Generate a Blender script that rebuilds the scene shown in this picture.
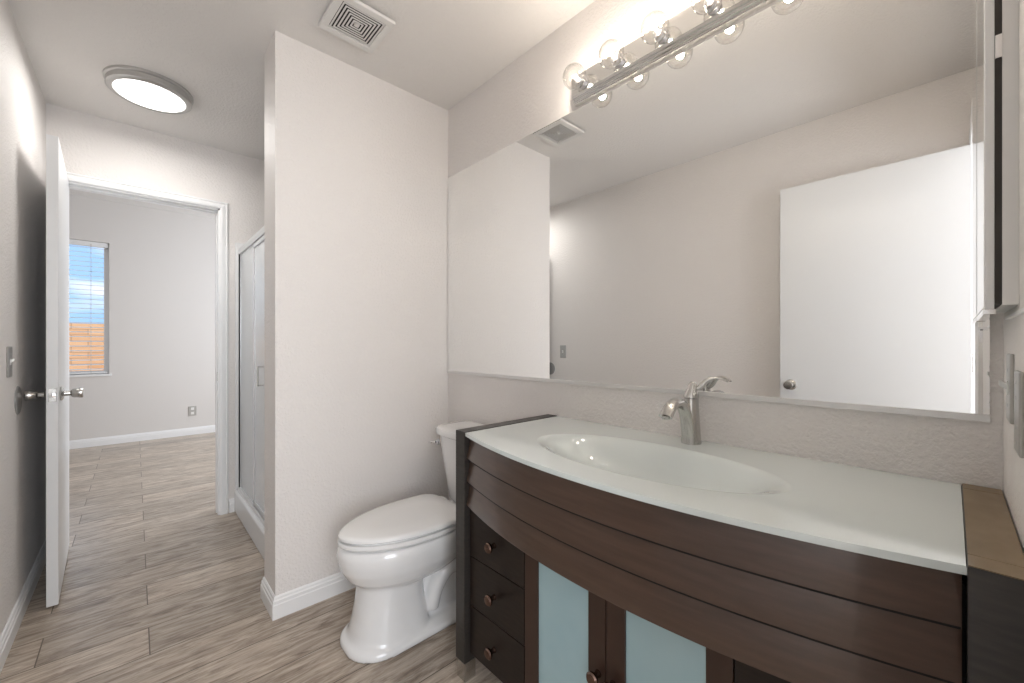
import bpy, bmesh, math, random
from mathutils import Vector, Matrix
random.seed(7)
PI = math.pi
scene = bpy.context.scene
for o in list(bpy.data.objects): bpy.data.objects.remove(o)
C = scene.collection

# ------------------------------------------------------------------ camera
cd = bpy.data.cameras.new('camera'); cam = bpy.data.objects.new('camera', cd); C.objects.link(cam)
cam.location = (0, 0, 1.1363); cam.rotation_euler = (PI/2, 0, math.radians(-42.782))
cd.sensor_width = 36; cd.lens = 36*407.28/1024; cd.shift_y = 2.94/1024; cd.clip_start = .01
scene.camera = cam
scene.view_settings.view_transform = 'Standard'; scene.view_settings.look = 'None'
scene.view_settings.gamma = 1; scene.view_settings.use_curve_mapping = False
scene.view_settings.exposure = 0.66

# ------------------------------------------------------------------ world: blue sky with soft clouds
w = bpy.data.worlds.new('sky'); scene.world = w; w.use_nodes = True
nt = w.node_tree; nt.nodes.clear()
out = nt.nodes.new('ShaderNodeOutputWorld'); bg = nt.nodes.new('ShaderNodeBackground')
tc = nt.nodes.new('ShaderNodeTexCoord'); mp = nt.nodes.new('ShaderNodeMapping'); mp.inputs['Scale'].default_value = (1, 1, 3.5)
nz = nt.nodes.new('ShaderNodeTexNoise'); nz.inputs['Scale'].default_value = 4.0; nz.inputs['Detail'].default_value = 5
rp = nt.nodes.new('ShaderNodeValToRGB'); rp.color_ramp.elements[0].position = .48; rp.color_ramp.elements[1].position = .66
rp.color_ramp.elements[0].color = (.34, .56, .86, 1); rp.color_ramp.elements[1].color = (.95, .96, 1, 1)
nt.links.new(tc.outputs['Generated'], mp.inputs[0]); nt.links.new(mp.outputs[0], nz.inputs['Vector'])
nt.links.new(nz.outputs['Fac'], rp.inputs[0]); nt.links.new(rp.outputs[0], bg.inputs[0])
bg.inputs[1].default_value = .85; nt.links.new(bg.outputs[0], out.inputs[0])

def lamp(name, kind, loc, energy, color=(1, 1, 1), size=.3, rot=(0, 0, 0), size_y=None):
    l = bpy.data.lights.new(name, kind); l.energy = energy; l.color = color
    if kind == 'AREA':
        l.size = size
        if size_y: l.shape = 'RECTANGLE'; l.size_y = size_y
        else: l.shape = 'DISK'
    elif kind == 'SUN': l.angle = size
    else: l.shadow_soft_size = size
    o = bpy.data.objects.new(name, l); C.objects.link(o); o.location = loc; o.rotation_euler = rot
    return o
# unseen fill lamps added to brighten the bedroom and the hall behind the camera
lamp('bedroom_fill', 'AREA', (2.45, 5.0, 1.5), 40, (.96, .98, 1), 2.2, (0, math.radians(90), 0), 1.9)
lamp('hall_fill', 'AREA', (-.1, -1.5, 1.45), 44, (.97, .98, 1), 1.5, (math.radians(90), 0, 0), 1.7)
lamp('yard_sun', 'SUN', (0, 8, 6), 2.4, (1, .95, .85), .02, (math.radians(40), 0, math.radians(-20)))

# ------------------------------------------------------------------ materials
def mat(name, col, rough=.5, metal=0, spec=.5, coat=0, trans=0, emit=None, es=0, bump=None, var=None, ior=1.45):
    m = bpy.data.materials.new(name); m.use_nodes = True; n = m.node_tree; b = n.nodes['Principled BSDF']
    b.inputs['Base Color'].default_value = (*col, 1); b.inputs['Roughness'].default_value = rough
    b.inputs['Metallic'].default_value = metal; b.inputs['Specular IOR Level'].default_value = spec
    b.inputs['Coat Weight'].default_value = coat; b.inputs['Coat Roughness'].default_value = .06
    b.inputs['Transmission Weight'].default_value = trans; b.inputs['IOR'].default_value = ior
    if emit: b.inputs['Emission Color'].default_value = (*emit, 1); b.inputs['Emission Strength'].default_value = es
    if bump or var:
        t = n.nodes.new('ShaderNodeTexCoord')
    if bump:
        sc, st, di = bump
        z = n.nodes.new('ShaderNodeTexNoise'); z.inputs['Scale'].default_value = sc; z.inputs['Detail'].default_value = 3
        z.inputs['Roughness'].default_value = .6
        r = n.nodes.new('ShaderNodeValToRGB'); r.color_ramp.elements[0].position = .42; r.color_ramp.elements[1].position = .62
        bp = n.nodes.new('ShaderNodeBump'); bp.inputs['Strength'].default_value = st; bp.inputs['Distance'].default_value = di
        n.links.new(t.outputs['Object'], z.inputs['Vector']); n.links.new(z.outputs['Fac'], r.inputs[0])
        n.links.new(r.outputs[0], bp.inputs['Height']); n.links.new(bp.outputs[0], b.inputs['Normal'])
    if var:
        sc, col2, stretch = var
        mpn = n.nodes.new('ShaderNodeMapping'); mpn.inputs['Scale'].default_value = stretch
        z2 = n.nodes.new('ShaderNodeTexNoise'); z2.inputs['Scale'].default_value = sc; z2.inputs['Detail'].default_value = 5
        r2 = n.nodes.new('ShaderNodeValToRGB')
        r2.color_ramp.elements[0].color = (*col, 1); r2.color_ramp.elements[1].color = (*col2, 1)
        r2.color_ramp.elements[0].position = .35; r2.color_ramp.elements[1].position = .68
        n.links.new(t.outputs['Object'], mpn.inputs[0]); n.links.new(mpn.outputs[0], z2.inputs['Vector'])
        n.links.new(z2.outputs['Fac'], r2.inputs[0]); n.links.new(r2.outputs[0], b.inputs['Base Color'])
    return m
WALL = mat('wall_paint', (.80, .765, .74), .5, bump=(85, .55, .0022))
WALLB = mat('bedroom_paint', (.72, .69, .665), .6, bump=(60, .12, .001))
CEIL = mat('ceiling_paint', (.80, .775, .75), .75, bump=(75, .4, .0025))
TRIM = mat('trim_white', (.86, .86, .86), .3)
DOORM = mat('door_white', (.78, .785, .79), .28)
CHROME = mat('chrome', (.82, .82, .83), .08, 1)
NICKEL = mat('brushed_nickel', (.56, .55, .53), .24, 1)
STEEL = mat('steel_plate', (.48, .47, .45), .35, 1)
MIRROR = mat('mirror_silver', (.93, .935, .93), .0, 1)
PORC = mat('porcelain', (.84, .84, .84), .12, coat=.5)
SEATM = mat('toilet_seat_white', (.84, .84, .835), .2, coat=.2)
WOODD = mat('dark_espresso_wood', (.017, .012, .010), .33, spec=.3, var=(6, (.026, .018, .014), (3, 3, 20)))
WOODF = mat('walnut_fascia_wood', (.062, .034, .023), .3, spec=.6, coat=.25, var=(5, (.082, .047, .032), (8, 1, 16)))
WOODP = mat('side_panel_wood', (.034, .030, .027), .36, spec=.5, var=(6, (.046, .040, .035), (3, 3, 20)))
CAPW = mat('tan_cap', (.17, .115, .055), .3, var=(9, (.22, .155, .085), (2, 4, 4)))  # tan top strip, lighter than the side panel wood
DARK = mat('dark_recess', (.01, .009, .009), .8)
COUNTER = mat('glass_counter', (.67, .725, .715), .07, coat=.7)
BASIN = mat('glass_basin', (.67, .72, .71), .05, coat=.7)
FROST = mat('frosted_teal_glass', (.36, .54, .60), .22, coat=.3, var=(2.2, (.47, .64, .68), (1, 1, 1)))
KNOB = mat('bronze_knob', (.16, .105, .085), .22, 1)
PLASTIC = mat('white_plastic', (.82, .82, .80), .35)
BLACK = mat('black_rubber', (.02, .02, .02), .5)
VENTM = mat('vent_white', (.74, .73, .71), .4)
GLOW = mat('led_diffuser', (.9, .9, .9), .4, emit=(1, .985, .96), es=1.7)
FILAM = mat('bulb_filament', (1, .9, .7), .4, emit=(1, .86, .66), es=70)
BULBG = bpy.data.materials.new('clear_bulb_glass'); BULBG.use_nodes = True
_n = BULBG.node_tree; _n.nodes.clear(); _o = _n.nodes.new('ShaderNodeOutputMaterial'); _m = _n.nodes.new('ShaderNodeMixShader')
_t = _n.nodes.new('ShaderNodeBsdfTransparent'); _g = _n.nodes.new('ShaderNodeBsdfGlossy'); _g.inputs['Roughness'].default_value = .02
_f = _n.nodes.new('ShaderNodeLayerWeight'); _f.inputs[0].default_value = .35; _t.inputs[0].default_value = (.97, .96, .94, 1)
_n.links.new(_f.outputs['Facing'], _m.inputs[0]); _n.links.new(_t.outputs[0], _m.inputs[1]); _n.links.new(_g.outputs[0], _m.inputs[2]); _n.links.new(_m.outputs[0], _o.inputs[0])
SHOWERG = mat('obscure_shower_glass', (.84, .86, .87), .15, trans=.12, bump=(160, .3, .001))
SURR = mat('shower_acrylic', (.80, .80, .80), .2)
CONC = mat('yard_ground', (.38, .34, .30), .9)

def floor_mat():
    m = bpy.data.materials.new('wood_plank_floor'); m.use_nodes = True; n = m.node_tree; b = n.nodes['Principled BSDF']
    L = n.links.new
    t = n.nodes.new('ShaderNodeTexCoord')
    br = n.nodes.new('ShaderNodeTexBrick'); br.offset = .25; br.squash = 1
    br.inputs['Scale'].default_value = 1; br.inputs['Brick Width'].default_value = 1.2; br.inputs['Row Height'].default_value = .195
    br.inputs['Mortar Size'].default_value = .0022; br.inputs['Mortar Smooth'].default_value = .2; br.inputs['Bias'].default_value = 0
    br.inputs['Color1'].default_value = (0, 0, 0, 1); br.inputs['Color2'].default_value = (1, 1, 1, 1); br.inputs['Mortar'].default_value = (.5, .5, .5, 1)
    mo = n.nodes.new('ShaderNodeMapping'); mo.inputs['Location'].default_value = (-.04, .15, 0)
    L(t.outputs['Object'], mo.inputs[0]); L(mo.outputs[0], br.inputs['Vector'])
    # streaky grain along X, offset per plank
    add = n.nodes.new('ShaderNodeVectorMath'); add.operation = 'MULTIPLY_ADD'
    L(br.outputs['Color'], add.inputs[0]); add.inputs[1].default_value = (7.3, 3.1, 5.7); L(t.outputs['Object'], add.inputs[2])
    mg = n.nodes.new('ShaderNodeMapping'); mg.inputs['Scale'].default_value = (2.8, 17, 1); L(add.outputs[0], mg.inputs[0])
    g1 = n.nodes.new('ShaderNodeTexNoise'); g1.inputs['Scale'].default_value = 2.3; g1.inputs['Detail'].default_value = 9
    g1.inputs['Roughness'].default_value = .68; g1.inputs['Distortion'].default_value = .9; L(mg.outputs[0], g1.inputs['Vector'])
    ra = n.nodes.new('ShaderNodeValToRGB'); e = ra.color_ramp.elements
    e[0].position = .33; e[0].color = (.215, .16, .12, 1); e[1].position = .70; e[1].color = (.64, .57, .49, 1)
    x = e.new(.5); x.color = (.44, .365, .295, 1)
    L(g1.outputs['Fac'], ra.inputs[0])
    mg2 = n.nodes.new('ShaderNodeMapping'); mg2.inputs['Scale'].default_value = (4, 70, 1); L(add.outputs[0], mg2.inputs[0])
    g2 = n.nodes.new('ShaderNodeTexNoise'); g2.inputs['Scale'].default_value = 2; g2.inputs['Detail'].default_value = 4; L(mg2.outputs[0], g2.inputs['Vector'])
    mx = n.nodes.new('ShaderNodeMix'); mx.data_type = 'RGBA'; mx.blend_type = 'OVERLAY'; mx.inputs[0].default_value = .4
    L(ra.outputs[0], mx.inputs[6]); L(g2.outputs['Fac'], mx.inputs[7])
    # per plank tone
    hs = n.nodes.new('ShaderNodeHueSaturation'); mr = n.nodes.new('ShaderNodeMapRange')
    mr.inputs[3].default_value = .80; mr.inputs[4].default_value = 1.14
    L(br.outputs['Color'], mr.inputs[0]); L(mr.outputs[0], hs.inputs['Value']); L(mx.outputs[2], hs.inputs['Color'])
    sm = n.nodes.new('ShaderNodeMix'); sm.data_type = 'RGBA'; L(br.outputs['Fac'], sm.inputs[0]); L(hs.outputs[0], sm.inputs[6])
    sm.inputs[7].default_value = (.13, .10, .075, 1); L(sm.outputs[2], b.inputs['Base Color'])
    b.inputs['Roughness'].default_value = .3
    bp = n.nodes.new('ShaderNodeBump'); bp.inputs['Strength'].default_value = .12; bp.inputs['Distance'].default_value = .002
    L(g2.outputs['Fac'], bp.inputs['Height']); L(bp.outputs[0], b.inputs['Normal'])
    return m
FLOOR = floor_mat()
def block_mat():
    m = bpy.data.materials.new('tan_block_wall'); m.use_nodes = True; n = m.node_tree; b = n.nodes['Principled BSDF']; L = n.links.new
    t = n.nodes.new('ShaderNodeTexCoord'); mp = n.nodes.new('ShaderNodeMapping'); mp.inputs['Rotation'].default_value = (PI/2, 0, 0)
    br = n.nodes.new('ShaderNodeTexBrick'); br.inputs['Scale'].default_value = 1; br.inputs['Brick Width'].default_value = .4; br.inputs['Row Height'].default_value = .1
    br.inputs['Mortar Size'].default_value = .006; br.inputs['Color1'].default_value = (.62, .33, .17, 1); br.inputs['Color2'].default_value = (.74, .45, .26, 1)
    br.inputs['Mortar'].default_value = (.40, .24, .15, 1)
    L(t.outputs['Object'], mp.inputs[0]); L(mp.outputs[0], br.inputs['Vector']); L(br.outputs['Color'], b.inputs['Base Color']); b.inputs['Roughness'].default_value = .9
    return m
BLOCK = block_mat()

# ------------------------------------------------------------------ helpers
def obj(name, bm, m, parent=None, smooth=False, bevel=0, seg=2, sub=0):
    me = bpy.data.meshes.new(name); bmesh.ops.recalc_face_normals(bm, faces=bm.faces); bm.to_mesh(me); bm.free()
    o = bpy.data.objects.new(name, me); C.objects.link(o)
    for mm in (m if isinstance(m, (list, tuple)) else [m]): me.materials.append(mm)
    if smooth:
        for p in me.polygons: p.use_smooth = True
        if smooth != 'all':
            try: me.set_sharp_from_angle(angle=math.radians(40))
            except Exception: pass
    if bevel:
        b = o.modifiers.new('bevel', 'BEVEL'); b.width = bevel; b.segments = seg; b.limit_method = 'ANGLE'; b.angle_limit = math.radians(40)
    if sub:
        s = o.modifiers.new('sub', 'SUBSURF'); s.levels = sub; s.render_levels = sub
    if parent:
        o.parent = parent; o.matrix_parent_inverse = Matrix.Translation(-parent.location)
    return o
def bx(bm, x0, x1, y0, y1, z0, z1):
    v = [bm.verts.new(p) for p in ((x0,y0,z0),(x1,y0,z0),(x1,y1,z0),(x0,y1,z0),(x0,y0,z1),(x1,y0,z1),(x1,y1,z1),(x0,y1,z1))]
    for f in ((0,3,2,1),(4,5,6,7),(0,1,5,4),(1,2,6,5),(2,3,7,6),(3,0,4,7)): bm.faces.new([v[i] for i in f])
def box(*a):
    bm = bmesh.new(); bx(bm, *a); return bm
def boxes(*L):
    bm = bmesh.new()
    for a in L: bx(bm, *a)
    return bm
def loft(rings, cap=True, bm=None, closed=True):
    bm = bm or bmesh.new(); R = [[bm.verts.new(p) for p in r] for r in rings]; n = len(R[0])
    for a, b in zip(R, R[1:]):
        for i in range(n if closed else n-1):
            j = (i+1) % n; bm.faces.new((a[i], a[j], b[j], b[i]))
    if cap: bm.faces.new(R[0][::-1]); bm.faces.new(R[-1])
    return bm
def lathe(prof, axis='z', c=(0,0,0), n=32, bm=None, cap=True):
    """prof: list of (r, h) along the axis"""
    rings = []
    for r, hh in prof:
        r = max(r, 1e-4); ring = []
        for i in range(n):
            a = 2*PI*i/n; u, v = r*math.cos(a), r*math.sin(a)
            p = {'z': (u, v, hh), 'x': (hh, u, v), 'y': (u, hh, v)}[axis]
            ring.append((c[0]+p[0], c[1]+p[1], c[2]+p[2]))
        rings.append(ring)
    return loft(rings, cap, bm)
def spline(P, k=8):
    """Catmull-Rom through tuples"""
    o = []; P = [Vector(p) for p in P]; Q = [P[0]*2-P[1]] + P + [P[-1]*2-P[-2]]
    for i in range(1, len(Q)-2):
        for s in range(k):
            t = s/k; a, b, c, d = Q[i-1:i+3]
            o.append(.5*((2*b)+(c-a)*t+(2*a-5*b+4*c-d)*t*t+(3*b-a-3*c+d)*t**3))
    o.append(Q[-2]); return o
def tube(P, n=16, bm=None, k=8):
    """P: (x,y,z,ra,rb); smooth sweep with elliptical section"""
    S = spline(P, k); S = [list(v) for v in S]; rings = []
    up = Vector((0, 0, 1))
    for i, s in enumerate(S):
        p = Vector(s[:3]); a = Vector(S[max(i-1, 0)][:3]); b = Vector(S[min(i+1, len(S)-1)][:3]); t = (b-a).normalized()
        if abs(t.dot(up)) > .98: r = Vector((0, 1, 0))
        else: r = t.cross(up).normalized()
        if rings and r.dot(last) < 0: r = -r
        last = r; q = r.cross(t).normalized()
        rings.append([tuple(p + r*s[3]*math.cos(2*PI*j/n) + q*s[4]*math.sin(2*PI*j/n)) for j in range(n)])
    return loft(rings, True, bm)
def Vector5(*a): return a
_V = Vector
def thing(name, label, cat, loc=(0,0,0), group=None):
    o = bpy.data.objects.new(name, None); C.objects.link(o); o.location = loc; o.empty_display_size = .05
    o['label'] = label; o['category'] = cat
    if group: o['group'] = group
    bpy.context.view_layer.update(); return o
def tag(o, label, cat, group=None):
    o['label'] = label; o['category'] = cat
    if group: o['group'] = group
    return o
def struct(name, bm, m, label=None, cat=None, **k):
    o = obj(name, bm, m, **k); o['kind'] = 'structure'
    if label: o['label'] = label
    if cat: o['category'] = cat
    return o

XR, XL, YP, XE, YF = 1.2807, -.354, 1.908, .427, 3.32
H, HB, YB, YW = 2.44, 2.766, 6.497, -.07

# ------------------------------------------------------------------ structure
struct('floor', box(-2.6, 2.6, -2.2, 6.62, -.05, 0), FLOOR, 'grey-brown wood plank floor running through bathroom and bedroom', 'floor')
struct('ceiling', box(XL-.12, XR+.12, YW-.12, YF+.06, H, H+.08), CEIL, 'textured beige bathroom ceiling with round light and vent', 'ceiling')
struct('wall_left', box(XL-.12, XL, -.19, YF+.12, 0, H), WALL, 'textured wall on the left behind the open white door', 'wall')
struct('wall_right', box(XR, XR+.12, -.19, YF, 0, H), WALL, 'textured wall carrying the large mirror above the vanity', 'wall')
struct('wall_front', boxes((.44, XR, YW-.12, YW, 0, H), (XL, .44, YW-.12, YW, 2.09, H)), WALL, 'textured end wall at the right edge with the switch plates', 'wall')
OX0, OX1, OZ = -.300, .419, 2.045
struct('wall_back', boxes((-2.6, OX0, YF, YF+.12, 0, HB), (OX1, 2.6, YF, YF+.12, 0, HB), (OX0, OX1, YF, YF+.12, OZ, HB)), WALL, 'textured wall around the far bedroom doorway', 'wall')
struct('wall_partition', box(XE, XR, YP, 2.10, 0, H), WALL, 'textured partition between the toilet and the shower', 'wall')
# bedroom
WX0, WX1, WZ0, WZ1 = -1.10, -.215, .80, 2.285
struct('wall_bedroom', boxes((-2.6, WX0, YB, YB+.14, 0, HB), (WX1, 2.6, YB, YB+.14, 0, HB), (WX0, WX1, YB, YB+.14, 0, WZ0), (WX0, WX1, YB, YB+.14, WZ1, HB)), WALLB, 'plain beige bedroom wall with the small window, seen through the doorway', 'wall')
struct('wall_bedroom_left', box(-2.7, -2.6, YF, YB+.14, 0, HB), WALLB)
struct('wall_bedroom_right', boxes((2.6, 2.7, YF, YB+.14, 0, .4), (2.6, 2.7, YF, YB+.14, 2.5, HB), (2.6, 2.7, YF, 3.9, .4, 2.5), (2.6, 2.7, 6.1, YB+.14, .4, 2.5)), WALLB)  # opening added in this unseen wall to let light into the bedroom
struct('ceiling_bedroom', box(-2.7, 2.7, YF, YB+.14, HB, HB+.08), CEIL, 'beige bedroom ceiling above the far doorway', 'ceiling')
# hall behind the camera
struct('wall_hall_left', box(-1.5, -1.4, -2.2, YW-.12, 0, H), WALL)
struct('wall_hall_right', box(1.3, 1.4, -2.2, YW-.12, 0, H), WALL)
struct('wall_hall_back', boxes((-1.4, 1.3, -2.3, -2.2, 0, .5), (-1.4, 1.3, -2.3, -2.2, 2.3, H)), WALL)
struct('wall_hall_front', box(-1.4, XL-.12, YW-.12, YW, 0, H), WALL)
struct('ceiling_hall', box(-1.5, 1.4, -2.3, YW-.12, H, H+.08), CEIL)

# ------------------------------------------------------------------ trim
def base_profile(h=.092):
    return [(0, 0), (.013, 0), (.013, h*.62), (.0105, h*.66), (.0105, h*.80), (.007, h*.85), (.006, h*.94), (.002, h), (0, h)]
def baseboard(name, segs, label):
    """segs: polyline of floor points; profile grows to the right-hand side of travel"""
    bm = bmesh.new(); prof = base_profile(); n = len(segs); rings = []
    for i, p in enumerate(segs):
        p = _V(p); d1 = (p-_V(segs[i-1])).normalized() if i else None; d2 = (_V(segs[i+1])-p).normalized() if i < n-1 else None
        f = lambda d: _V((d.y, -d.x))
        if d1 is None: nn = f(d2)
        elif d2 is None: nn = f(d1)
        else:
            a, b = f(d1), f(d2); nn = (a+b)/(1+a.dot(b))
        rings.append([(p.x+nn.x*o, p.y+nn.y*o, z) for o, z in prof])
    loft(rings, True, bm)
    return struct(name, bm, TRIM, label, 'baseboard')
baseboard('baseboard_left', [(XL, -.05), (XL, YF)], 'white moulded baseboard along the left wall under the open door')
baseboard('baseboard_partition', [(XE+.05, 2.10), (XE, 2.10), (XE, YP), (XR, YP)], 'white moulded baseboard wrapping the partition foot behind the toilet')
baseboard('baseboard_bedroom', [(-2.6, YB), (2.6, YB)], 'white baseboard at the far bedroom wall')
baseboard('baseboard_back', [(.466, YF), (.495, YF)], 'short white baseboard between far door casing and shower curb')
baseboard('baseboard_right', [(XR, 1.90), (XR, 1.17)], 'white baseboard behind the toilet under the mirror wall')

def casing(name, x0, x1, zt, y, sgn, label, wd=.046):
    """door casing and jamb around an opening; sgn = direction out of the wall"""
    bm = bmesh.new(); prof = [(0, 0), (0, .012), (.012, .016), (.032, .011), (.038, .016), (wd, .010), (wd, 0)]
    pts = [(x0, 0, -1, 0), (x0, zt, -1, 1), (x1, zt, 1, 1), (x1, 0, 1, 0)]
    rings = [[(px+sx*o, y+sgn*d, pz+sz*o) for o, d in prof] for px, pz, sx, sz in pts]
    loft(rings, True, bm)
    return bm
bm = casing('c', OX0+.004, OX1-.004, OZ-.004, YF, -1, '')
bx(bm, OX1-.014, OX1+.002, YF-.001, YF+.121, 0, OZ); bx(bm, OX0-.002, OX0+.014, YF-.001, YF+.121, 0, OZ); bx(bm, OX0, OX1, YF-.001, YF+.121, OZ-.014, OZ+.002)
bx(bm, OX1-.018, OX1-.013, YF+.045, YF+.08, 0, OZ-.01); bx(bm, OX0+.013, OX0+.026, YF+.045, YF+.08, 0, OZ-.01); bx(bm, OX0+.01, OX1-.01, YF+.045, YF+.08, OZ-.026, OZ-.013)
t1 = struct('trim_1', bm, TRIM, 'white moulded casing and jamb around the far bedroom doorway', 'door frame')
obj('strike_plate', box(OX1-.0155, OX1-.0135, YF+.012, YF+.04, .89, .95), NICKEL, t1)
bm = casing('c', XL+.03, .40, 2.07, YW, 1, '', .055)
for a in ((.398, .442, YW-.121, YW+.001, 0, 2.07), (XL+.001, XL+.032, YW-.121, YW+.001, 0, 2.07), (XL+.001, .44, YW-.121, YW+.001, 2.068, 2.092)): bx(bm, *a)
struct('trim_2', bm, TRIM, 'white casing of the doorway the camera stands in', 'door frame')

# ------------------------------------------------------------------ doors
def knob_prof(): return [(.0, 0), (.030, 0), (.031, .004), (.024, .009), (.012, .012), (.011, .030), (.016, .034), (.0195, .038), (.0235, .066), (.022, .070), (.0, .071)]
# far door, swung open against the left wall
dY0, dY1, dX0, dX1 = 2.625, 3.305, -.279, -.243
def sl(bm):
    for vv in bm.verts: vv.co.x -= (vv.co.y-dY0)*.037
    return bm
d1 = struct('door_1', sl(box(dX0, dX1, dY0, dY1, .012, 2.035)), DOORM, 'white flush door standing open beside the left wall', 'door', bevel=.002)
for s, x in ((1, dX1), (-1, dX0)):
    pr = knob_prof() if s > 0 else knob_prof()
    if s < 0: pr = [(r, h*.95) for r, h in pr]
    obj('door_knob', lathe([(r, s*h) for r, h in pr], 'x', (x, dY0+.062, .918), 32), NICKEL, d1, smooth=True)
lp = obj('latch_plate', box(dX0+.006, dX1-.006, dY0-.0015, dY0+.002, .889, .947), NICKEL, d1, bevel=.001)
obj('latch_bolt', lathe([(.009, 0), (.009, -.009), (.0, -.010)], 'y', ((dX0+dX1)/2, dY0, .918), 20), CHROME, d1, smooth=True)
for z in (.25, 1.05, 1.85): obj('hinge', lathe([(.006, -.045), (.006, .045)], 'z', (dX0-.021, dY1+.004, z), 12), NICKEL, d1, smooth=True)
# near door, open flat against the left wall; shows in the mirror
d2 = struct('door_2', box(-.322, -.286, -.062, .700, .012, 2.062), DOORM, 'large white flush door reflected in the mirror', 'door', bevel=.002)
obj('door_knob', lathe(knob_prof(), 'x', (-.286, .645, .90), 32), NICKEL, d2, smooth=True)
obj('latch_plate', box(-.316, -.292, .698, .7015, .872, .928), NICKEL, d2)
for z in (.25, 1.05, 1.85): obj('hinge', lathe([(.006, -.045), (.006, .045)], 'z', (-.30, -.064, z), 12), NICKEL, d2, smooth=True)

# round wall bumper plate
t = thing('door_bumper', 'round brushed metal bumper plate on the left wall behind the door knob', 'wall bumper', (XL, 2.60, .907))
obj('plate', lathe([(.058, 0), (.058, .003), (.052, .006), (.02, .0035), (0, .003)], 'x', (XL, 2.60, .907), 40), mat('satin_plate', (.36, .35, .34), .35, .5), t, smooth=True)

def toggle_plate(name, label, cat, axis, pos, sgn, w=.07, h=.117, gap=None):
    """metal switch plate flat on a wall; axis = wall normal ('x' or 'y')"""
    t = thing(name, label, cat, pos); x, y, z = pos
    def B(u0, u1, d0, d1, z0, z1):
        a, b = sorted((sgn*d0, sgn*d1))
        return box(x+a, x+b, y+u0, y+u1, z+z0, z+z1) if axis == 'x' else box(x+u0, x+u1, y+a, y+b, z+z0, z+z1)
    obj('plate', B(-w/2, w/2, -.001, .005, -h/2, h/2), STEEL, t, bevel=.003)
    obj('toggle_collar', B(-.006, .006, .003, .0065, -.012, .012), PLASTIC, t)
    bm = bmesh.new()
    d = [(-.0045, .004), (.0045, .004), (.0035, .015), (-.0035, .015)]
    rings = []
    for zz, k in ((-.005, 1), (.005, 1)):
        ring = []
        for u, dd in d:
            q = sgn*dd; zt = z+zz+(.008 if dd > .01 else 0)
            ring.append((x+q, y+u, zt) if axis == 'x' else (x+u, y+q, zt))
        rings.append(ring)
    obj('toggle', loft(rings, True, bm), PLASTIC, t, bevel=.001)
    for s in (-1, 1):
        obj('screw', lathe([(.003, sgn*.004), (.003, sgn*.0062), (.0, sgn*.0066)], axis, (x, y, z+s*.03), 10), CHROME, t, smooth=True)
    return t
toggle_plate('light_switch', 'steel light switch plate on left wall above the round bumper plate', 'light switch', 'x', (XL, 2.441, 1.07), 1)
toggle_plate('light_switch', 'steel switch plate with white toggle on end wall, nearer to the mirror', 'light switch', 'y', (1.10, YW, 1.062), 1)
t = thing('wall_plate', 'steel wall plate on end wall at the very right edge', 'wall plate', (.965, YW, 1.035))
obj('plate', box(.930, 1.0, YW-.001, YW+.005, .973, 1.097), STEEL, t, bevel=.003)
for z in (.99, 1.013, 1.057, 1.08): obj('screw', lathe([(.003, .004), (.003, .0062), (.0, .0066)], 'y', (.965, YW, z), 10), CHROME, t, smooth=True)

# bedroom outlet
t = thing('wall_outlet', 'grey metal wall outlet low on the far bedroom wall', 'outlet', (.53, YB, .30))
obj('plate', box(.49, .57, YB-.006, YB+.001, .24, .36), STEEL, t, bevel=.002)
for z in (.328, .272): obj('receptacle', box(.514, .546, YB-.008, YB-.005, z-.016, z+.016), PLASTIC, t, bevel=.003)

# ------------------------------------------------------------------ bedroom window, blind, yard
wf = struct('window_1', boxes((WX0, WX1, YB+.06, YB+.10, WZ0, WZ0+.04), (WX0, WX1, YB+.06, YB+.10, WZ1-.04, WZ1), (WX0, WX0+.04, YB+.06, YB+.10, WZ0, WZ1), (WX1-.045, WX1, YB+.052, YB+.10, WZ0, WZ1)), TRIM, 'white framed bedroom window with blinds showing blue sky', 'window')
obj('pane', box(WX0+.03, WX1-.03, YB+.078, YB+.082, WZ0+.03, WZ1-.03), mat('window_glass', (1, 1, 1), 0, trans=1, ior=1.05), wf)
obj('window_sill', box(WX0-.01, WX1+.02, YB-.015, YB+.08, WZ0-.02, WZ0+.004), TRIM, wf, bevel=.004)
t = thing('window_blind', 'white horizontal slat blind hanging in the bedroom window', 'window blind', (-.66, YB+.035, WZ1))
obj('head_rail', box(WX0+.01, WX1-.008, YB+.01, YB+.055, WZ1-.055, WZ1-.003), TRIM, t, bevel=.003)
obj('bottom_rail', box(WX0+.015, WX1-.012, YB+.015, YB+.05, WZ0+.012, WZ0+.03), TRIM, t, bevel=.003)
z = WZ0+.06
while z < WZ1-.07:
    rings = [[(xx, YB+.012+.042*u, z-.004*(1-2*u)+.003*math.sin(PI*u)+q) for u in (0, .25, .5, .75, 1)]+[(xx, YB+.012+.042*u, z-.004*(1-2*u)+.003*math.sin(PI*u)-.002+q) for u in (1, .75, .5, .25, 0)] for xx in (WX0+.016, WX1-.045) for q in (0,)]
    obj('slat', loft(rings), TRIM, t); z += .052
for xx in (-.36, -.95): obj('lift_cord', lathe([(.0022, WZ0+.02), (.0022, WZ1-.03)], 'z', (xx, YB+.008, 0), 8), STEEL, t)
tag(obj('garden_wall', boxes((-6, 4, 10.2, 10.4, -.05, 1.50)), BLOCK), 'tan block garden wall outside the bedroom window', 'wall')
struct('ground', box(-9, 9, 6.64, 16, -.12, -.06), CONC)

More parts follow.
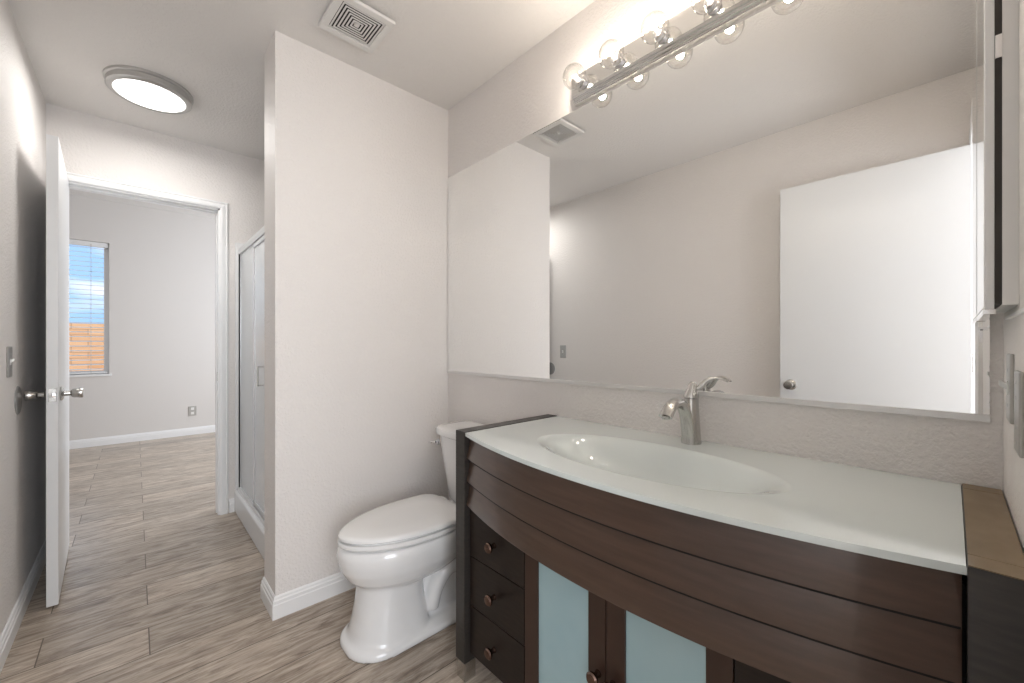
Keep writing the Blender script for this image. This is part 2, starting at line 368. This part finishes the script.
# ------------------------------------------------------------------ shower
t = thing('shower_stall', 'white framed glass shower door on a raised curb beyond the partition', 'shower', (.9, 2.7, 0))
obj('curb', box(.495, .60, 2.10, YF-.001, 0, .147), SURR, t, bevel=.012, seg=3)
obj('shower_pan', box(.59, XR-.001, 2.101, YF-.001, 0, .05), SURR, t)
obj('surround', boxes((XR-.012, XR-.001, 2.11, YF-.002, .05, 1.83), (.50, XR-.012, YF-.014, YF-.001, .148, 1.83), (.56, XR-.012, 2.101, 2.113, .05, 1.83)), SURR, t, bevel=.003)
FX = .53
obj('frame', boxes((FX-.014, FX+.014, 2.11, YF-.015, 1.745, 1.785), (FX-.018, FX+.02, 2.11, YF-.015, .145, .172), (FX-.014, FX+.014, YF-.04, YF-.014, .17, 1.75), (FX-.014, FX+.014, 2.11, 2.135, .17, 1.75)), mat('bright_anodised', (.78, .78, .78), .3, .6), t, bevel=.003)
gp = obj('door_panel', box(FX-.003, FX+.003, 2.14, 2.855, .19, 1.735), SHOWERG, t)
obj('panel_frame', boxes((FX-.009, FX+.009, 2.138, 2.855, 1.715, 1.74), (FX-.009, FX+.009, 2.138, 2.855, .178, .205), (FX-.009, FX+.009, 2.835, 2.858, .178, 1.74)), mat('satin_white_metal', (.72, .73, .74), .3, .3), t, bevel=.002)
obj('fixed_panel', box(FX-.003, FX+.003, 2.86, YF-.04, .17, 1.75), SHOWERG, t)
obj('gasket', box(FX-.016, FX-.008, YF-.05, YF-.04, .17, 1.75), BLACK, t)
obj('handle', tube([(FX-.003, 2.60, .905, .004, .004), (FX-.03, 2.60, .905, .004, .004), (FX-.038, 2.60, .915, .004, .004), (FX-.038, 2.60, 1.005, .004, .004), (FX-.03, 2.60, 1.015, .004, .004), (FX-.003, 2.60, 1.015, .004, .004)], 10) if False else boxes((FX-.034, FX-.002, 2.598, 2.606, .905, .913), (FX-.034, FX-.002, 2.598, 2.606, 1.008, 1.016), (FX-.036, FX-.028, 2.598, 2.606, .905, 1.016)), NICKEL, t, bevel=.002)

# ------------------------------------------------------------------ ceiling light, vent
def ceiling_disc(name, x, y, r, label):
    t = thing(name, label, 'ceiling light', (x, y, H))
    obj('housing', lathe([(r+.006, H+.002), (r+.006, H-.012), (r-.002, H-.016), (r-.002, H-.022), (r, H-.040), (r-.008, H-.046), (r-.026, H-.046), (r-.026, H-.040)], 'z', (x, y, 0), 64), mat('light_trim_nickel', (.50, .49, .475), .3, .6), t, smooth=True)
    obj('diffuser', lathe([(r-.024, H-.040), (r-.024, H-.044), (r-.05, H-.049), (0, H-.051)], 'z', (x, y, 0), 48), GLOW, t, smooth=True)
    l = lamp('lamp', 'AREA', (x, y, H-.056), 4.2, (1, .975, .94), r*1.7)
    return l
ceiling_disc('ceiling_light', .058, 2.765, .166, 'round flush ceiling light with glowing white disc and grey rim')
t = thing('ceiling_vent', 'square white ceiling exhaust vent with concentric slots', 'vent', (.655, 1.63, H))
vx, vy, vr = .655, 1.628, .112
bm = bmesh.new()
def ringbox(bm, a, b, z0, z1):
    bx(bm, vx-b, vx+b, vy-b, vy-a, z0, z1); bx(bm, vx-b, vx+b, vy+a, vy+b, z0, z1); bx(bm, vx-b, vx-a, vy-a, vy+a, z0, z1); bx(bm, vx+a, vx+b, vy-a, vy+a, z0, z1)
ringbox(bm, .084, vr, H-.022, H-.008)
obj('frame', bm, VENTM, t, bevel=.002)
for k in range(6):
    a = .0145+.0122*k; bm = bmesh.new(); ringbox(bm, a, a+.0060, H-.0205, H-.0192); obj('louver', bm, VENTM, t)
obj('hub', box(vx-.009, vx+.009, vy-.009, vy+.009, H-.021, H-.006), VENTM, t)
obj('cavity', box(vx-.10, vx+.10, vy-.10, vy+.10, H-.009, H+.001), mat('vent_dark', (.02, .018, .016), .8), t)

# ------------------------------------------------------------------ wall mirror
MY0, MY1, MZ0, MZ1 = -.052, 1.902, .984, 2.060
t = thing('wall_mirror', 'huge frameless mirror covering the wall above the vanity', 'mirror', (XR, .93, MZ0))
obj('glass', box(XR-.006, XR+.0005, MY0, MY1, MZ0+.002, MZ1), MIRROR, t)
obj('bottom_channel', loft([[(x, yy, z) for x, z in ((XR+.0005, MZ0-.006), (XR-.010, MZ0-.006), (XR-.010, MZ0+.009), (XR-.0075, MZ0+.009), (XR-.0065, MZ0+.0015), (XR+.0005, MZ0+.0015))] for yy in (MY0-.001, MY1)]), mat('channel_metal', (.72, .71, .70), .35, .35), t, bevel=.001)
obj('bracket_reflection', boxes((XR-.012, XR-.0062, MY0+.003, MY0+.016, 1.165, 1.172), (XR-.012, XR-.0062, MY0+.009, MY0+.013, 1.140, 1.167)), CHROME, t)  # chrome pieces modelled in place of the cabinet bracket's reflection

# medicine cabinet on the end wall
t = thing('medicine_cabinet', 'shallow white cabinet on the end wall at the top right edge', 'cabinet', (1.12, YW, 1.2))
obj('body', box(1.0, 1.262, YW-.001, -.0535, 1.198, 1.88), mat('cabinet_white', (.80, .79, .77), .4), t, bevel=.001)
obj('gap_shade', box(1.002, 1.262, -.0537, -.0455, 1.200, 1.878), mat('cabinet_gap_dark', (.04, .035, .03), .6), t)  # dark filler paints the shade in the slot between door and body
dr = obj('mirror_door', box(1.0, 1.262, -.0457, -.0355, 1.192, 1.885), mat('cabinet_door_edge', (.80, .80, .79), .35), t, bevel=.001)
obj('mirror_face', box(1.003, 1.259, -.0356, -.0346, 1.196, 1.881), MIRROR, dr)
obj('bottom_channel', boxes((.998, 1.264, -.047, -.0335, 1.184, 1.1925),), CHROME, dr, bevel=.001)
obj('hinge', box(.998, 1.02, -.054, -.046, 1.588, 1.625), CHROME, t, bevel=.001)
# narrow ledge below it
tag(obj('wall_ledge', box(.80, 1.17, YW-.001, YW+.004, 1.181, 1.187), TRIM, bevel=.001), 'thin white ledge strip on end wall under the cabinet', 'ledge')

# ------------------------------------------------------------------ vanity light bar
BY = [.947-.158*k for k in range(6)]; BZ = 2.125; BXC = 1.190
t = thing('vanity_light', 'polished chrome vanity light bar with clear globe bulbs above the mirror', 'wall light', (XR, .552, BZ))
y0, y1 = .085, 1.012
prof = [(XR+.001, -.053), (XR-.020, -.053), (XR-.024, -.047), (XR-.030, -.047), (XR-.034, -.041), (XR-.040, -.041), (XR-.044, -.033), (XR-.044, .033), (XR-.040, .042), (XR-.034, .042), (XR-.030, .050), (XR-.024, .050), (XR-.020, .058), (XR+.001, .058)]
rings = []
for yy, k in ((y0, .55), (y0+.004, .8), (y0+.014, 1), (y1-.014, 1), (y1-.004, .8), (y1, .55)):
    rings.append([(XR+(x-XR)*k, yy, BZ+z*(.8+.2*k)) for x, z in prof])
obj('back_plate', loft(rings), mat('polished_bar', (.80, .79, .77), .07, 1), t, bevel=.001)
for i, yy in enumerate(BY):
    obj('socket', lathe([(.022, XR-.043), (.022, XR-.052), (.0185, XR-.055), (.0185, XR-.066), (.015, XR-.070), (.013, XR-.068)], 'x', (0, yy, BZ), 28), CHROME, t, smooth=True)
    r = .043; pr = [(.0128, XR-.060), (.0135, XR-.066)]
    for k in range(2, 19):
        a = PI*k/18*.93+.07*PI; pr.append((r*math.sin(a), BXC-r*math.cos(PI-a) if False else BXC+r*math.cos(a)))
    pr = [p for p in pr if p[1] < XR-.0595 or p[0] < .0137]
    b = obj('bulb', lathe(pr, 'x', (0, yy, BZ), 32), BULBG, t, smooth='all')
    obj('stem', lathe([(.008, XR-.062), (.006, XR-.075), (.003, XR-.082)], 'x', (0, yy, BZ), 12), mat('bulb_stem', (.85, .85, .82), .3), b, smooth=True)
    fb = tube([(XR-.080, yy-.006, BZ-.002, .0009, .0009), (XR-.092, yy-.009, BZ+.003, .0013, .0013), (XR-.094, yy, BZ+.006, .0013, .0013), (XR-.092, yy+.009, BZ+.003, .0013, .0013), (XR-.080, yy+.006, BZ-.002, .0009, .0009)], 8) if False else lathe([(.001, -.009), (.0028, -.007), (.0028, .007), (.001, .009)], 'y', (XR-.092, yy, BZ), 10)
    f = obj('filament', fb, FILAM, b, smooth=True)
    f.visible_shadow = True
    lamp('bulb_lamp', 'POINT', (XR-.098, yy, BZ), 1.05, (1, .92, .83), .012)

# ------------------------------------------------------------------ vanity cabinet
VY0, VY1 = -.0135, 1.108       # between side panels
def bow(y, e=.815, m=.725): return m+(e-m)*((y-.548)/.56)**2
v = thing('vanity_cabinet', 'bow-fronted dark brown vanity cabinet with frosted glass doors under the mirror', 'vanity', (1.0, .548, 0))
for nm, a, b in (('side_panel', VY1, VY1+.050), ('side_panel', -.0685, -.0137)):
    sp = obj(nm, box(.808, XR-.002, a, b, .065, .843), WOODP, v, bevel=.0015)
    if a < .5:
        sp.data.transform(Matrix.Identity(4))
        cp = obj('panel_cap', boxes((.809, .852, a+.001, b-.001, .8432, .8445), (.8535, 1.235, a+.001, b-.001, .8432, .8445), (1.2365, XR-.003, a+.001, b-.001, .8432, .8445)), CAPW, sp); cp['label'] = 'tan top strip'
    for xx in (.812, 1.225):
        obj('foot', box(xx, xx+.046, a+.002, b-.002, 0, .0648), NICKEL, v, bevel=.002)
obj('carcass', boxes((.850, XR-.003, VY0, VY1-.001, .095, .112), (1.262, XR-.003, VY0, VY1-.001, .112, .70), (.850, .866, VY0, VY1-.001, .58, .80), (.85, 1.26, .829, .845, .112, .70), (.85, 1.26, .273, .289, .112, .70)), DARK, v)
def vbow(y0, y1, z0, z1, dt, th, name, m):
    rings = []; N = 48
    for i in range(N+1):
        y = y0+(y1-y0)*i/N; f = bow(y, .818, .728)
        rings.append([(f, y, z0), (f-.0015, y, z0+.004), (f+dt, y, z1), (f+dt+th, y, z1), (f+th, y, z0)])
    return obj(name, loft(rings), m, v, smooth=True)
vbow(-.009, 1.104, .753, .829,   .016, .014, 'fascia_board', WOODF)
vbow(-.009, 1.104, .676, .760, .016, .014, 'fascia_board', WOODF)
vbow(-.009, 1.104, .597, .683, .016, .014, 'fascia_board', WOODF)
for zz in (.753, .676): vbow(-.008, 1.103, zz-.0010, zz, 0, .012, 'shadow_strip', DARK)  # dark strips drawn in as the shadow lines below the fascia boards
KP = [(.0, 0), (.009, 0), (.0085, .003), (.007, .006), (.007, .014), (.0125, .018), (.0165, .023), (.0165, .027), (.013, .031), (.0, .0325)]
def knob(x, y, z, parent):
    k = obj('knob', lathe([(r, -h) for r, h in KP], 'x', (x, y, z), 24), KNOB, parent, smooth=True)
DX = .828
for ya, yb in ((.843, 1.103), (-.006, .278)):
    for z0, z1 in ((.097, .2585), (.2615, .4245), (.4275, .60)):
        d = obj('drawer', box(DX, DX+.02, ya, yb, z0, z1), WOODD, v, bevel=.0015)
        knob(DX, (ya+yb)/2+.003, (z0+z1)/2 if z0 < .4 else .505, d)
for ya, yb, kside in ((.5655, .840, -1), (.281, .5625, 1)):
    st = .05; z0, z1 = .097, .60
    d = obj('door', boxes((DX, DX+.02, ya, ya+st, z0, z1), (DX, DX+.02, yb-st, yb, z0, z1), (DX, DX+.02, ya+st, yb-st, z0, z0+st), (DX, DX+.02, ya+st, yb-st, z1-.03, z1)), mat('door_frame_wood', (.05, .026, .018), .32), v, bevel=.001)
    g = obj('glass_panel', box(DX+.006, DX+.011, ya+st-.004, yb-st+.004, z0+st-.004, z1-.026), FROST, d); g['label'] = 'frosted pale teal glass panel'
    knob(DX, (ya+.02) if kside < 0 else (yb-.02), .335, d)

# ------------------------------------------------------------------ countertop with integrated basin
ct = thing('countertop', 'pale green-white glass countertop with bowed front and oval basin', 'countertop', (1.0, .548, .84))
ZT, ZB_ = .841, .829
cx, cy, ea, eb = .975, .560, .165, .338
xb = XR-.001; yl, yr = VY1-.001, VY0
outl = []
N = 60
for i in range(N+1): y = yr+(yl-yr)*i/N; outl.append((bow(y, .812, .722), y))
for i in range(1, 20): outl.append((bow(yl, .812, .722)+(xb-bow(yl, .812, .722))*i/20, yl))
for i in range(N+1): outl.append((xb, yl+(yr-yl)*i/N))
for i in range(1, 20): outl.append((xb+(bow(yr, .812, .722)-xb)*i/20, yr))
def ell(p, k):   # point on scaled ellipse on the ray from the centre through p
    a = math.atan2((p[1]-cy)/eb, (p[0]-cx)/ea); return (cx+ea*k*math.cos(a), cy+eb*k*math.sin(a))
rings = [[(x, y, ZB_) for x, y in outl], [(x, y, ZT-.0015) for x, y in outl]]
ins = [(cx+(x-cx)*.997, cy+(y-cy)*.9985) for x, y in outl]
rings.append([(x, y, ZT) for x, y in ins])
for f in (.33, .66, 1.0):
    rings.append([(x+(ell((x, y), 1.0)[0]-x)*f, y+(ell((x, y), 1.0)[1]-y)*f, ZT) for x, y in ins])
bm = loft(rings, False)
o = obj('slab', bm, COUNTER, ct, smooth=True)
bm = bmesh.new()
prof = [(1.0, 0), (.985, -.0004), (.965, -.0018), (.94, -.0042), (.91, -.008), (.87, -.0145), (.81, -.026), (.73, -.044), (.62, -.064), (.50, -.078), (.36, -.087), (.2, -.092), (.085, -.094)]
rings = []
for k, dz in prof: rings.append([(*ell(p, k), ZT+dz) for p in outl])
loft(rings, False, bm)
obj('basin', bm, BASIN, ct, smooth='all')
obj('drain', lathe([(.024, ZT-.0925), (.024, ZT-.090), (.019, ZT-.0895), (.017, ZT-.092), (.0, ZT-.092)], 'z', (cx, cy, 0), 28), CHROME, ct, smooth=True)

# ------------------------------------------------------------------ faucet
fx, fy = 1.225, .532
t = thing('faucet', 'brushed nickel single-handle faucet with arched spout behind the basin', 'faucet', (fx, fy, ZT))
def er(x, y, z, a, b, n=28): return [(x+a*math.cos(2*PI*i/n), y+b*math.sin(2*PI*i/n), z) for i in range(n)]
z0 = ZT-.0005
obj('body', loft([er(fx, fy, z0, .029, .0285), er(fx, fy, z0+.004, .029, .0285), er(fx, fy, z0+.03, .027, .026), er(fx, fy, z0+.07, .0245, .0235), er(fx, fy, z0+.11, .0225, .021), er(fx, fy, z0+.134, .021, .0205)]), NICKEL, t, smooth=True)
obj('cap', loft([er(fx, fy, z0+.1355, .0215, .021), er(fx, fy, z0+.141, .0225, .022), er(fx+.001, fy, z0+.152, .0185, .0185), er(fx+.003, fy-.002, z0+.166, .0145, .0145), er(fx+.004, fy-.003, z0+.178, .011, .011), er(fx+.004, fy-.003, z0+.184, .0055, .0055)]), NICKEL, t, smooth=True)
_S = spline
def Vn(p): return p
def spl(P, k):
    o = []; n = len(P[0]); Q = [tuple(2*a-b for a, b in zip(P[0], P[1]))]+list(P)+[tuple(2*a-b for a, b in zip(P[-1], P[-2]))]
    for i in range(1, len(Q)-2):
        a, b, c, d = Q[i-1:i+3]
        for s in range(k):
            u = s/k; o.append(tuple(.5*((2*b[j])+(c[j]-a[j])*u+(2*a[j]-5*b[j]+4*c[j]-d[j])*u*u+(3*b[j]-a[j]-3*c[j]+d[j])*u**3) for j in range(n)))
    o.append(tuple(P[-1])); return o
def sweep(P, side, n=18, k=7):
    """path in a vertical plane; side = fixed horizontal axis; P=(x,y,z,r_side,r_up)"""
    S = spl(P, k); rings = []; side = _V(side)
    for i, s in enumerate(S):
        a = _V(S[max(i-1, 0)][:3]); b = _V(S[min(i+1, len(S)-1)][:3]); tt = (b-a).normalized(); q = side.cross(tt).normalized(); p = _V(s[:3])
        rings.append([tuple(p+side*s[3]*math.cos(2*PI*j/n)+q*s[4]*math.sin(2*PI*j/n)) for j in range(n)])
    return loft(rings)
obj('spout', sweep([(1.204, fy, .843, .019, .010), (1.202, fy, .875, .019, .011), (1.194, fy, .912, .0185, .0125), (1.178, fy, .945, .018, .014), (1.150, fy, .966, .0185, .0145), (1.116, fy, .970, .019, .014), (1.085, fy, .958, .0195, .0125), (1.064, fy, .938, .0195, .011)], (0, 1, 0)), NICKEL, t, smooth=True)
obj('aerator', lathe([(.0085, .9275), (.0095, .929), (.0095, .937)], 'z', (1.065, fy, .004), 20), NICKEL, t, smooth=True)
obj('handle', sweep([(1.228, fy-.004, 1.004, .007, .006), (1.234, fy-.018, 1.006, .0075, .0075), (1.238, fy-.028, 1.016, .008, .009), (1.243, fy-.040, 1.030, .008, .007), (1.250, fy-.056, 1.037, .0075, .0045), (1.257, fy-.074, 1.036, .006, .0035), (1.264, fy-.090, 1.028, .004, .0025)], _V((.93, .37, 0)).normalized()), NICKEL, t, smooth=True)

# ------------------------------------------------------------------ toilet
tc_ = 1.52
t = thing('toilet', 'white two-piece elongated toilet between the partition and the vanity', 'toilet', (.9, tc_, 0))
def egg(x0, x1, hw, z, n=48, p=2.0, xm=None, pb=2.6):
    """egg outline: round nose at x0, squarer back at x1, widest at xm"""
    xm = xm if xm is not None else x0+(x1-x0)*.55; pts = []
    for i in range(n):
        a = 2*PI*i/n; ca, sa = math.cos(a), math.sin(a)
        if ca < 0: e = p; L_ = xm-x0
        else: e = pb; L_ = x1-xm
        u = -abs(ca)**(2/e) if ca < 0 else abs(ca)**(2/e); vv = math.copysign(abs(sa)**(2/e), sa)
        pts.append((xm+u*L_, tc_+vv*hw, z))
    return pts
bm = bmesh.new()
# foot flange
loft([egg(.562, 1.13, .150, .0, xm=.75, p=2.5, pb=4), egg(.562, 1.13, .150, .016, xm=.75, p=2.5, pb=4), egg(.566, 1.12, .142, .028, xm=.75, p=2.4, pb=4), egg(.60, 1.10, .110, .042, xm=.78, pb=3.2)], bm=bm)
# front column
loft([egg(.572, .875, .138, .015, xm=.73, p=2.3, pb=5), egg(.590, .870, .126, .05, xm=.73, p=2.2, pb=5), egg(.602, .862, .118, .10, xm=.74, p=2.2, pb=5), egg(.610, .856, .113, .16, xm=.74, pb=4), egg(.618, .852, .112, .21, xm=.74, pb=4), egg(.622, .852, .112, .26, xm=.74, pb=4)], bm=bm)
# bowl
loft([egg(.66, .98, .085, .205, xm=.80), egg(.618, 1.02, .124, .227, xm=.81), egg(.580, 1.05, .155, .258, xm=.82), egg(.556, 1.065, .172, .298, xm=.83), egg(.545, 1.075, .179, .335, xm=.83), egg(.543, 1.08, .180, .362, xm=.83), egg(.550, 1.08, .175, .381, xm=.84), egg(.558, 1.08, .170, .387, xm=.84)], bm=bm)
# trapway body
loft([egg(.80, 1.16, .088, .02, xm=.98, p=3), egg(.80, 1.15, .078, .10, xm=.98, p=3), egg(.80, 1.14, .074, .20, xm=.98, p=3), egg(.80, 1.16, .085, .30, xm=.98, p=3), egg(.85, 1.20, .11, .36, xm=1.0, p=3), egg(.85, 1.22, .12, .392, xm=1.0, p=3, pb=4)], bm=bm)
# trapway relief on the side
for sgn in (-1, 1):
    P = [(.88, tc_+sgn*.085, .07, .03, .03), (.90, tc_+sgn*.088, .15, .034, .034), (.955, tc_+sgn*.092, .215, .038, .036), (1.02, tc_+sgn*.094, .205, .04, .038), (1.055, tc_+sgn*.092, .14, .04, .038), (1.07, tc_+sgn*.085, .05, .036, .036)]
    S = spl(P, 6); rings = []
    for i, s in enumerate(S):
        a = _V(S[max(i-1, 0)][:3]); b = _V(S[min(i+1, len(S)-1)][:3]); tt = (b-a).normalized(); sd = _V((0, 1, 0)); q = sd.cross(tt).normalized(); p_ = _V(s[:3])
        rings.append([tuple(p_+sd*s[3]*math.cos(2*PI*j/16)+q*s[4]*math.sin(2*PI*j/16)) for j in range(16)])
    loft(rings, True, bm)
bo = obj('bowl', bm, PORC, t)
rm = bo.modifiers.new('remesh', 'REMESH'); rm.mode = 'VOXEL'; rm.voxel_size = .0055; rm.use_smooth_shade = True
sm = bo.modifiers.new('smooth', 'SMOOTH'); sm.factor = .5; sm.iterations = 9
# seat and lid
obj('seat', loft([egg(.566, 1.045, .160, .384, xm=.85), egg(.566, 1.045, .160, .391, xm=.85), egg(.551, 1.048, .173, .3925, xm=.85, p=1.9), egg(.546, 1.048, .178, .398, xm=.85, p=1.9), egg(.546, 1.048, .178, .406, xm=.85, p=1.9), egg(.550, 1.046, .174, .4105, xm=.85, p=1.9), egg(.566, 1.04, .160, .411, xm=.85), egg(.566, 1.04, .160, .4168, xm=.85)]), SEATM, t, smooth=True)
obj('lid', loft([egg(.554, 1.036, .169, .4165, xm=.86, p=1.88, pb=5), egg(.548, 1.038, .175, .4205, xm=.86, p=1.88, pb=5), egg(.548, 1.038, .175, .4285, xm=.86, p=1.88, pb=5), egg(.553, 1.036, .171, .4340, xm=.86, p=1.88, pb=5), egg(.566, 1.03, .160, .4370, xm=.86, p=1.9, pb=5), egg(.66, .98, .08, .4390, xm=.86)]), SEATM, t, smooth=True)
for s in (-1, 1): obj('seat_hinge', lathe([(.011, -.024), (.013, -.02), (.013, .02), (.011, .024)], 'y', (1.045, tc_+s*.075, .418), 16), SEATM, t, smooth=True)
# tank
def tk(xf, hw, z, n=64, xbk=XR-.014, r=5):
    pts = []; xm = (xf+xbk)/2; hl = (xbk-xf)/2
    for i in range(n):
        a = 2*PI*i/n; ca, sa = math.cos(a), math.sin(a); e = 3.4 if ca < 0 else 7
        u = math.copysign(abs(ca)**(2/e), ca); vv = math.copysign(abs(sa)**(2/e), sa)
        pts.append((xm+u*hl, tc_+vv*hw*(1-.06*(1-(u+1)/2)), z))
    return pts
obj('tank', loft([tk(1.105, .150, .393), tk(1.095, .165, .405), tk(1.085, .180, .50), tk(1.070, .197, .62), tk(1.062, .206, .706)]), PORC, t, smooth=True)
obj('tank_lid', loft([tk(1.052, .212, .707), tk(1.044, .219, .712), tk(1.042, .221, .728), tk(1.047, .217, .738), tk(1.062, .205, .742), tk(1.10, .17, .743)]), PORC, t, smooth=True)
fl = obj('flush_lever', lathe([(.0, -.012), (.013, -.010), (.015, -.004), (.015, .002)], 'x', (1.064, tc_+.150, .672), 20), CHROME, t, smooth=True)
obj('lever_arm', sweep([(1.050, tc_+.148, .672, .005, .006), (1.040, tc_+.162, .672, .0055, .006), (1.037, tc_+.174, .669, .006, .007), (1.038, tc_+.190, .666, .004, .005)], (1, 0, 0)), CHROME, fl, smooth=True)
sp = obj('supply_hose', sweep([(1.165, tc_+.125, .396, .007, .007), (1.165, tc_+.128, .33, .007, .007), (1.19, tc_+.165, .25, .007, .007), (1.225, tc_+.175, .195, .007, .007)], (0, 1, 0)), mat('braided_hose', (.32, .31, .30), .4, .7), t, smooth=True)
obj('shutoff_valve', lathe([(.014, .0), (.014, -.02), (.010, -.022), (.010, -.055), (.016, -.056), (.016, -.072), (0, -.073)], 'x', (XR, tc_+.175, .19), 18), CHROME, t, smooth=True)
